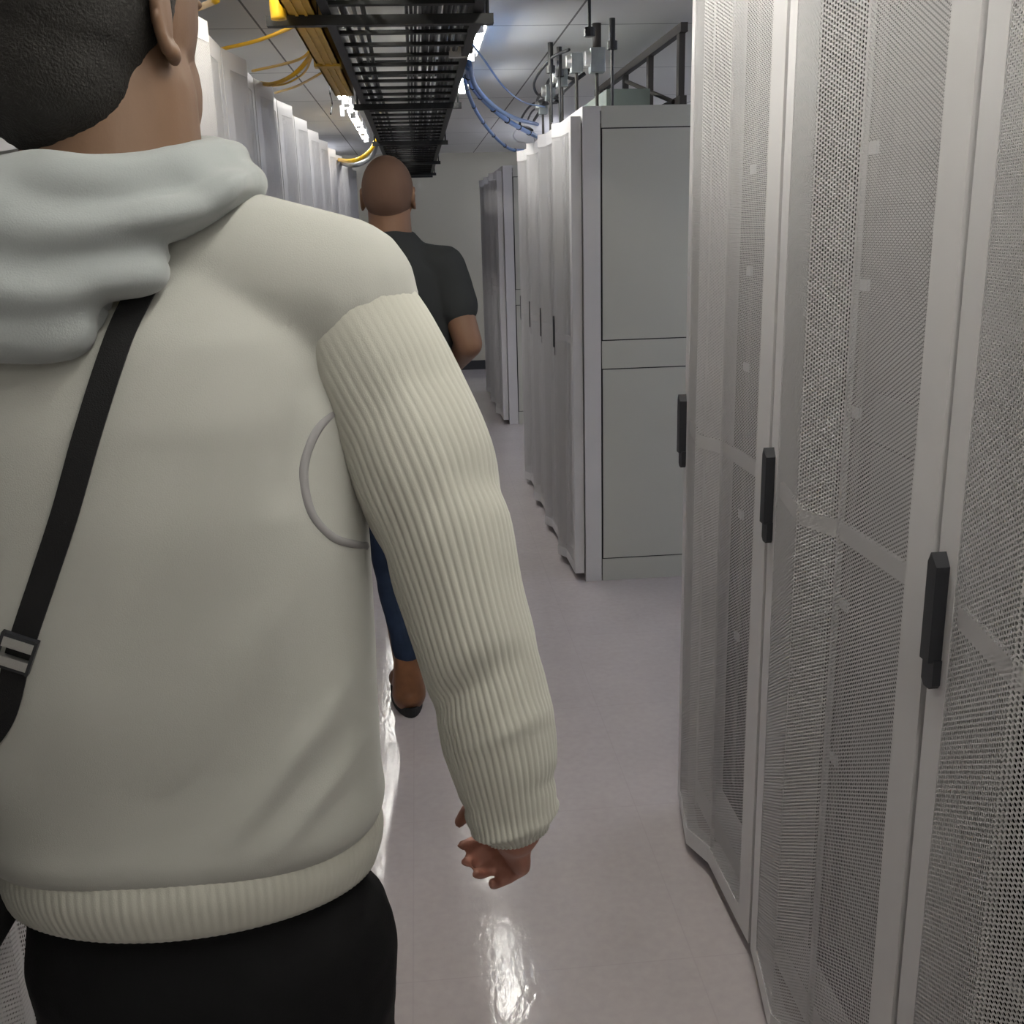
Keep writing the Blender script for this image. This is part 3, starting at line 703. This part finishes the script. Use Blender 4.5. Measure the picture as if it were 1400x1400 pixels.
loft(bm, [(CX, CY, 0.955, 0.172, 0.100), (CX, CY, 0.975, 0.186, 0.110), (CX, CY, 1.02, 0.190, 0.116), (CX, CY - .002, 1.10, 0.192, 0.120), (CX, CY - .004, 1.20, 0.194, 0.124),
          (CX, CY - .006, 1.30, 0.197, 0.127), (CX, CY - .006, 1.38, 0.196, 0.126), (CX, CY - .004, 1.44, 0.180, 0.116), (CX, CY, 1.485, 0.145, 0.098), (CX, CY, 1.515, 0.110, 0.082)], 56, 2.3)
cap(bm, (CX, CY - 0.004, 1.51), SH_R + Vector((-0.005, 0, 0.016)), 0.075, 0.066, 24)
cap(bm, (CX, CY - 0.004, 1.51), SH_L + Vector((0.005, 0, 0.016)), 0.075, 0.066, 24)
hoodie = fuse('hoodie', bm, KNIT, p1, voxel=0.005, smooth=7, disp=fold_back)
tag(hoodie, 'off-white knit body of the hoodie')
bmb = bmesh.new(); bmb.from_mesh(hoodie.data); BV = BVHTree.FromBMesh(bmb); bmb.free()
def onback(x, z, lift=0.002):
    h = BV.ray_cast(Vector((x, 0.2, z)), Vector((0, 1, 0)))
    if h[0] is None: return Vector((x, CY - 0.1, z)), Vector((0, -1, 0))
    n_ = h[1] if h[1].y < 0 else -h[1]
    return h[0] + n_ * lift, n_
def pix_on(px, py, lift=0.002):
    h = BV.ray_cast(Vector((0, 0, EYE)), ray(px, py))
    if h[0] is None: return None, None
    n_ = h[1] if h[1].dot(ray(px, py)) < 0 else -h[1]
    return h[0] + n_ * lift, n_

# hem band with real ribs
def ribbed(name, centers, radii, nribs, amp, m, parent, seg_per=6, axes=None, extra=None, twist=0.0, ramp=None):
    bm = bmesh.new(); seg = nribs * seg_per; rings = []
    n = len(centers); ref = Vector((1, 0, 0))
    for i, p in enumerate(centers):
        t = (centers[min(i + 1, n - 1)] - centers[max(i - 1, 0)]).normalized()
        u = (ref - t * ref.dot(t)).normalized(); v = t.cross(u); ref = u
        rx, ry = radii[i]
        row = []
        for k in range(seg):
            a = 2 * PI * k / seg + twist * i / n
            rr = amp * (abs(math.cos(nribs * a / 2)) ** 0.7 - 0.6) * (ramp(i / (n - 1)) if ramp else 1.0)
            e = extra(i / (n - 1), a) if extra else 0.0
            row.append(bm.verts.new(p + u * math.cos(a) * (rx + rr + e) + v * math.sin(a) * (ry + rr + e)))
        rings.append(row)
    for a, b in zip(rings, rings[1:]):
        for k in range(seg): bm.faces.new((a[k], a[(k + 1) % seg], b[(k + 1) % seg], b[k]))
    # turn the ends inwards
    for row, sgn in ((rings[0], -1), (rings[-1], 1)):
        c = sum((v.co for v in row), Vector()) / len(row)
        inn = [bm.verts.new(c + (v.co - c) * 0.86) for v in row]
        for k in range(seg):
            f = (row[k], row[(k + 1) % seg], inn[(k + 1) % seg], inn[k]); bm.faces.new(f if sgn > 0 else f[::-1])
    return finish(name, bm, m, parent, smooth=True)
NB = 14
cs = [Vector((CX, CY, 0.915 + 0.075 * i / (NB - 1))) for i in range(NB)]
rs = [(0.178 + 0.010 * math.sin(PI * min(1, i / (NB - 1) * 0.95)), 0.106 + 0.010 * math.sin(PI * min(1, i / (NB - 1) * 0.95))) for i in range(NB)]
tag(ribbed('hem_ribbing', cs, rs, 140, 0.0010, KNIT_RIB, hoodie, 5), 'ribbed hem band')

def sleeve(sh, el, wr, name):
    pts = [sh + (sh - el).normalized() * 0.02 + Vector((-0.03 if sh.x > -0.2 else 0.03, 0, 0.012)), sh, sh.lerp(el, 0.5) + Vector((0.012 if sh.x > -.2 else -.012, 0, 0)), el, el.lerp(wr, 0.5) + Vector((0.004 if sh.x > -.2 else 0, 0, 0)), wr.lerp(el, 0.12), wr]
    rad = [0.054, 0.061, 0.064, 0.055, 0.053, 0.045, 0.033]
    P = catmull(pts, 14); n = len(P); radii = []
    for i in range(n):
        t = i / (n - 1) * (len(rad) - 1); k = min(int(t), len(rad) - 2); f = t - k; f = f * f * (3 - 2 * f)
        rr = rad[k] * (1 - f) + rad[k + 1] * f
        radii.append((rr, rr * 1.06))
    def ex(t, a):
        x = t + 0.045 * math.sin(a + 0.5)
        e = 0.0
        for c_, w_, h_ in ((0.20, 0.018, -0.004), (0.30, 0.02, -0.005), (0.40, 0.022, -0.006), (0.60, 0.022, -0.008), (0.68, 0.018, 0.004), (0.80, 0.016, -0.003), (0.9, 0.02, 0.004)):
            e += h_ * math.exp(-((x - c_) / w_) ** 2) * (0.55 + 0.45 * math.sin(a * 2 + c_ * 17))
        e += 0.002 * noise.noise(Vector((math.cos(a) * 2, math.sin(a) * 2, t * 9)))
        return e
    return ribbed(name, P, radii, 52, 0.0015, KNIT_RIB, hoodie, 6, extra=ex, ramp=lambda t: min(1.0, max(0.12, (t - 0.16) / 0.22)))
tag(sleeve(SH_R, EL_R, WR_R, 'sleeve'), 'ribbed right sleeve'); tag(sleeve(SH_L, EL_L, WR_L, 'sleeve'), 'ribbed left sleeve')

# hood: collar roll round the neck and a draped pouch down the back
def hood_disp(co, nn):
    if nn.y > 0.3: return None
    dx = co.x - (-0.20); dz = co.z - 1.66
    q = math.sqrt((dx * 1.0) ** 2 + dz ** 2); ang = math.atan2(dx, -dz)
    a = 0.0075 * math.sin(q * 150 + 2.2 * math.sin(ang * 2.1 + 0.4) + 3.0 * noise.noise(co * 7))
    a *= 0.6 + 0.8 * noise.noise(co * 5 + Vector((3, 3, 3)))
    m = max(0.0, min(1.0, (1.60 - co.z) / 0.04))
    return nn * (a * m + 0.003 * noise.noise(co * 22))
bm = bmesh.new()
ringp = []
for k in range(33):
    a = 2 * PI * k / 32
    ringp.append(Vector((-0.250 + 0.096 * math.cos(a), 0.885 + 0.092 * math.sin(a), 1.562 + 0.014 * math.sin(a) + 0.004 * math.cos(a))))
tube(bm, ringp, 0.030, 16, closed_ends=False)
for (x, y, z, rx, ry, rz) in ((-0.268, 0.810, 1.54, 0.118, 0.060, 0.042), (-0.283, 0.790, 1.51, 0.104, 0.05, 0.046), (-0.298, 0.775, 1.48, 0.076, 0.040, 0.048),
                              (-0.175, 0.845, 1.555, 0.048, 0.055, 0.028), (-0.345, 0.845, 1.55, 0.062, 0.06, 0.034)):
    ell(bm, (x, y, z), (rx, ry, rz), None, 32)
hood = fuse('hood', bm, HOODM, hoodie, voxel=0.0045, smooth=8, disp=hood_disp)
tag(hood, 'cool grey hood lying folded on the shoulders')

# curved seam near the right armhole
arc = []
for (x, y) in [(473, 553), (440, 580), (420, 620), (416, 660), (428, 705), (456, 735), (485, 744), (502, 746)]:
    p, n_ = pix_on(x, y, -0.0022)
    if p is not None: arc.append(p)
if len(arc) > 3:
    bm = bmesh.new(); tube(bm, catmull(arc, 6), 0.0045, 8); tag(finish('armhole_seam', bm, SEAMK, hoodie, smooth=True), 'curved grey seam')

# trousers and shoes
def tro(co, nn): return nn * (0.005 * noise.noise(co * 12) + 0.002 * noise.noise(co * 30))
bm = bmesh.new()
loft(bm, [(CX + .005, CY, 0.74, 0.167, 0.108), (CX + .005, CY, 0.84, 0.174, 0.105), (CX, CY, 0.90, 0.160, 0.090), (CX, CY, 0.97, 0.140, 0.080)], 40, 2.2)
for a, b, c in ((HIPR, KNR, ANR), (HIPL, KNL, ANL)):
    chain(bm, [a + Vector((0.005 if a is HIPR else -.005, 0, -0.03)), b, c + Vector((0, 0, 0.0))], [0.093, 0.068, 0.055], 24)
tr1 = fuse('trousers', bm, BLKF, p1, voxel=0.006, smooth=4, disp=tro); tag(tr1, 'black trousers')
def shoe(an, yaw, name, m, sole, parent, lab=None, s=1.0, shaft=0.10):
    f = Vector((math.sin(yaw), math.cos(yaw), 0)); r = Vector((math.cos(yaw), -math.sin(yaw), 0)); rot = Matrix((r, f, Vector((0, 0, 1)))).transposed()
    base = Vector((an.x, an.y, 0))
    bm = bmesh.new()
    ell(bm, base + f * 0.0 + Vector((0, 0, 0.062)), (0.050 * s, 0.056 * s, 0.045), rot); ell(bm, base + f * 0.13 * s + Vector((0, 0, 0.052)), (0.048 * s, 0.075 * s, 0.028), rot)
    ell(bm, base + f * 0.06 * s + Vector((0, 0, 0.06)), (0.043 * s, 0.09 * s, 0.036), rot)
    cap(bm, base + Vector((0, 0, 0.06)), Vector((an.x, an.y, 0.06 + shaft)), 0.050 * s, 0.038 * s)
    o = fuse(name, bm, m, parent, voxel=0.005, smooth=3)
    if lab: tag(o, lab)
    bm = bmesh.new(); pts = []
    for k in range(28):
        a = 2 * PI * k / 28; q = f * (0.075 + 0.128 * math.sin(a)) * s + r * (0.046 + 0.006 * math.sin(a)) * math.cos(a) * s
        pts.append((base.x + q.x, base.y + q.y))
    prism(bm, pts, 0.001, 0.032); finish('shoe_sole', bm, sole, o)
    return o
shoe(ANR, 0.1, 'shoe', BLACK, RUBBER, p1); shoe(ANL, -0.1, 'shoe', BLACK, RUBBER, p1)

# crossbody bag: strap hugging the back, slide buckle, bag on the left hip
bag = empty('crossbody_bag', (-0.457, 0.80, 0.885)); tag(bag, 'black crossbody bag on a wide black strap running diagonally over the off-white hoodie', 'bag')
inv = Matrix.Translation(-Vector((-0.457, 0.80, 0.885)))
bm = bmesh.new(); strips = []
Wd = 0.0098
path = [(212, 370), (175, 440), (150, 505), (120, 600), (92, 700), (62, 790), (30, 885), (6, 975)]
P3 = []
for (x, y) in path:
    p, n_ = pix_on(x, y, 0.004)
    if p is not None: P3.append((p, n_))
P3.append((Vector((P3[-1][0].x - 0.035, P3[-1][0].y + 0.015, 1.12)), P3[-1][1])); P3.append((Vector((-0.44, 0.80, 1.085)), Vector((-0.6, -0.8, 0)).normalized())); P3.append((Vector((-0.457, 0.80, 1.055)), Vector((-0.5, -0.85, 0)).normalized()))
PP = catmull([p for p, _ in P3], 10); NN = catmull([n for _, n in P3], 10)
prev = None
rows = []
for i, p in enumerate(PP):
    t = (PP[min(i + 1, len(PP) - 1)] - PP[max(i - 1, 0)]).normalized(); s_ = t.cross(NN[i]).normalized(); nn = NN[i].normalized()
    rows.append([bm.verts.new(inv @ (p + s_ * a + nn * b)) for a, b in ((-Wd, 0), (-Wd, 0.0022), (Wd, 0.0022), (Wd, 0))])
for a, b in zip(rows, rows[1:]):
    for k in range(4): bm.faces.new((a[k], a[(k + 1) % 4], b[(k + 1) % 4], b[k]))
bm.faces.new(rows[0][::-1]); bm.faces.new(rows[-1]); bmesh.ops.recalc_face_normals(bm, faces=bm.faces[:])
strap = finish('strap', bm, STRAP, bag)
bp, bn = pix_on(27, 886, 0.008)
tdir = (P3[5][0] - P3[6][0]).normalized(); sdir = tdir.cross(bn).normalized()
rotb = Matrix((sdir, tdir, bn)).transposed().to_4x4(); rotb.translation = inv @ bp
bm = bmesh.new()
box(bm, -0.0115, 0.0115, 0.004, 0.012, -0.001, 0.004); box(bm, -0.0115, 0.0115, -0.012, -0.004, -0.001, 0.004)
bmesh.ops.transform(bm, matrix=rotb, verts=bm.verts[:]); finish('buckle_bar', bm, CHROME, bag)
bm = bmesh.new()
box(bm, -0.014, -0.0115, -0.015, 0.015, -0.002, 0.004); box(bm, 0.0115, 0.014, -0.015, 0.015, -0.002, 0.004)
box(bm, -0.014, 0.014, 0.012, 0.015, -0.002, 0.003); box(bm, -0.014, 0.014, -0.015, -0.012, -0.002, 0.003)
bmesh.ops.transform(bm, matrix=rotb, verts=bm.verts[:]); finish('buckle_frame', bm, BLACK, bag)
bm = bmesh.new(); box(bm, -0.048, 0.05, -0.10, 0.10, 0.0, 0.18)
bmesh.ops.bevel(bm, geom=bm.edges[:], offset=0.03, segments=5, affect='EDGES', profile=0.5)
finish('bag_body', bm, STRAP, bag, smooth=True)
boxes('bag_flap', [(-0.051, 0.053, -0.085, 0.085, 0.09, 0.184)], STRAP, bag, bevel=0.012)

# ------------------------------------------------------------------ person in the dark t-shirt (further away)
QX, QY = -0.074, 3.12
bm = bmesh.new()
HC2 = Vector((QX, QY + 0.01, 1.612)); P2, rot2 = head_shapes(bm, HC2, math.radians(6), 0.93)
cap(bm, (QX, QY, 1.40), (QX, QY + 0.005, 1.58), 0.066, 0.062, 24)
S_R, E_R, W_R = Vector((0.080, 3.10, 1.41)), Vector((0.140, 3.05, 1.19)), Vector((0.09, 3.27, 1.09))
S_L, E_L, W_L = Vector((-0.235, 3.10, 1.41)), Vector((-0.29, 3.12, 1.12)), Vector((-0.28, 3.25, 0.93))
loft(bm, [(QX, QY, 0.84, 0.145, 0.10), (QX, QY, 1.0, 0.14, 0.10), (QX, QY, 1.2, 0.155, 0.105), (QX, QY, 1.36, 0.165, 0.10), (QX, QY, 1.42, 0.11, 0.08)], 32)
chain(bm, [S_R, E_R, W_R], [0.052, 0.043, 0.028]); chain(bm, [S_L, E_L, W_L], [0.052, 0.043, 0.028])
hand_shapes(bm, W_R, (-0.25, 0.9, 0.1), (-0.8, -0.1, -0.3), (0, 0, 1), 0.95, 0.8)
hand_shapes(bm, W_L, (0.0, 0.5, -0.85), (0.9, 0, 0), (0, 1, 0), 0.95, 0.7)
H_L, K_L, A_L = Vector((-0.15, 3.12, 0.82)), Vector((-0.132, 3.17, 0.46)), Vector((-0.098, 3.06, 0.12))
H_R, K_R, A_R = Vector((0.01, 3.12, 0.82)), Vector((0.03, 3.35, 0.47)), Vector((0.04, 3.5, 0.10))
for a, b, c in ((H_L, K_L, A_L), (H_R, K_R, A_R)):
    chain(bm, [a, b, c], [0.08, 0.052, 0.038]); cap(bm, c - Vector((0, 0, 0.06)), c + Vector((0, 0.13, -0.07)), 0.028, 0.022)
p2 = fuse('person', bm, SKIN2, None, voxel=0.005, smooth=3)
tag(p2, 'person with a shaved head in a dark t-shirt and jeans, walking farther ahead', 'person')
bm = bmesh.new(); 
ell(bm, P2(0, -0.010, 0.026), (0.0755, 0.094, 0.096), rot2, 32)
STUB = mat('shaved_hair_stubble', (104, 78, 64), 0.8, bump=0.3, bscale=600)
tag(fuse('hair', bm, STUB, p2, voxel=0.005, smooth=2), 'very short stubble')
def shirt_d(co, nn): return nn * (0.006 * noise.noise(Vector((co.x * 8, co.y * 8, co.z * 5))) + 0.003 * noise.noise(co * 20))
bm = bmesh.new()
loft(bm, [(QX, QY, 0.84, 0.168, 0.125), (QX, QY, 1.0, 0.165, 0.122), (QX, QY, 1.15, 0.168, 0.122), (QX, QY, 1.30, 0.178, 0.122), (QX, QY, 1.40, 0.172, 0.112), (QX, QY, 1.46, 0.12, 0.09), (QX, QY, 1.52, 0.072, 0.075)], 40, 2.2)
for s_, e_ in ((S_R, E_R), (S_L, E_L)):
    cap(bm, (QX, QY, 1.43), s_ + Vector((0, 0, 0.0)), 0.075, 0.066, 20); cap(bm, s_, s_.lerp(e_, 0.5), 0.066, 0.062, 20)
tag(fuse('t_shirt', bm, TEE, p2, voxel=0.006, smooth=3, disp=shirt_d), 'dark charcoal short-sleeved t-shirt')
bm = bmesh.new()
loft(bm, [(QX, QY, 0.74, 0.155, 0.11), (QX, QY, 0.84, 0.162, 0.118), (QX, QY, 0.93, 0.155, 0.112)], 32, 2.2)
for a, b, c in ((H_L, K_L, A_L), (H_R, K_R, A_R)): chain(bm, [a, b, c + Vector((0, 0, 0.09))], [0.088, 0.060, 0.046], 20)
tag(fuse('jeans', bm, JEAN, p2, voxel=0.006, smooth=3, disp=shirt_d), 'dark blue jeans')
shoe(A_L, -0.12, 'boot', BOOT, RUBBER, p2, 'brown leather boot with black sole', 1.12, 0.13)
shoe(A_R, 0.1, 'boot', BOOT, RUBBER, p2, 'brown leather boot with black sole', 1.05, 0.13)
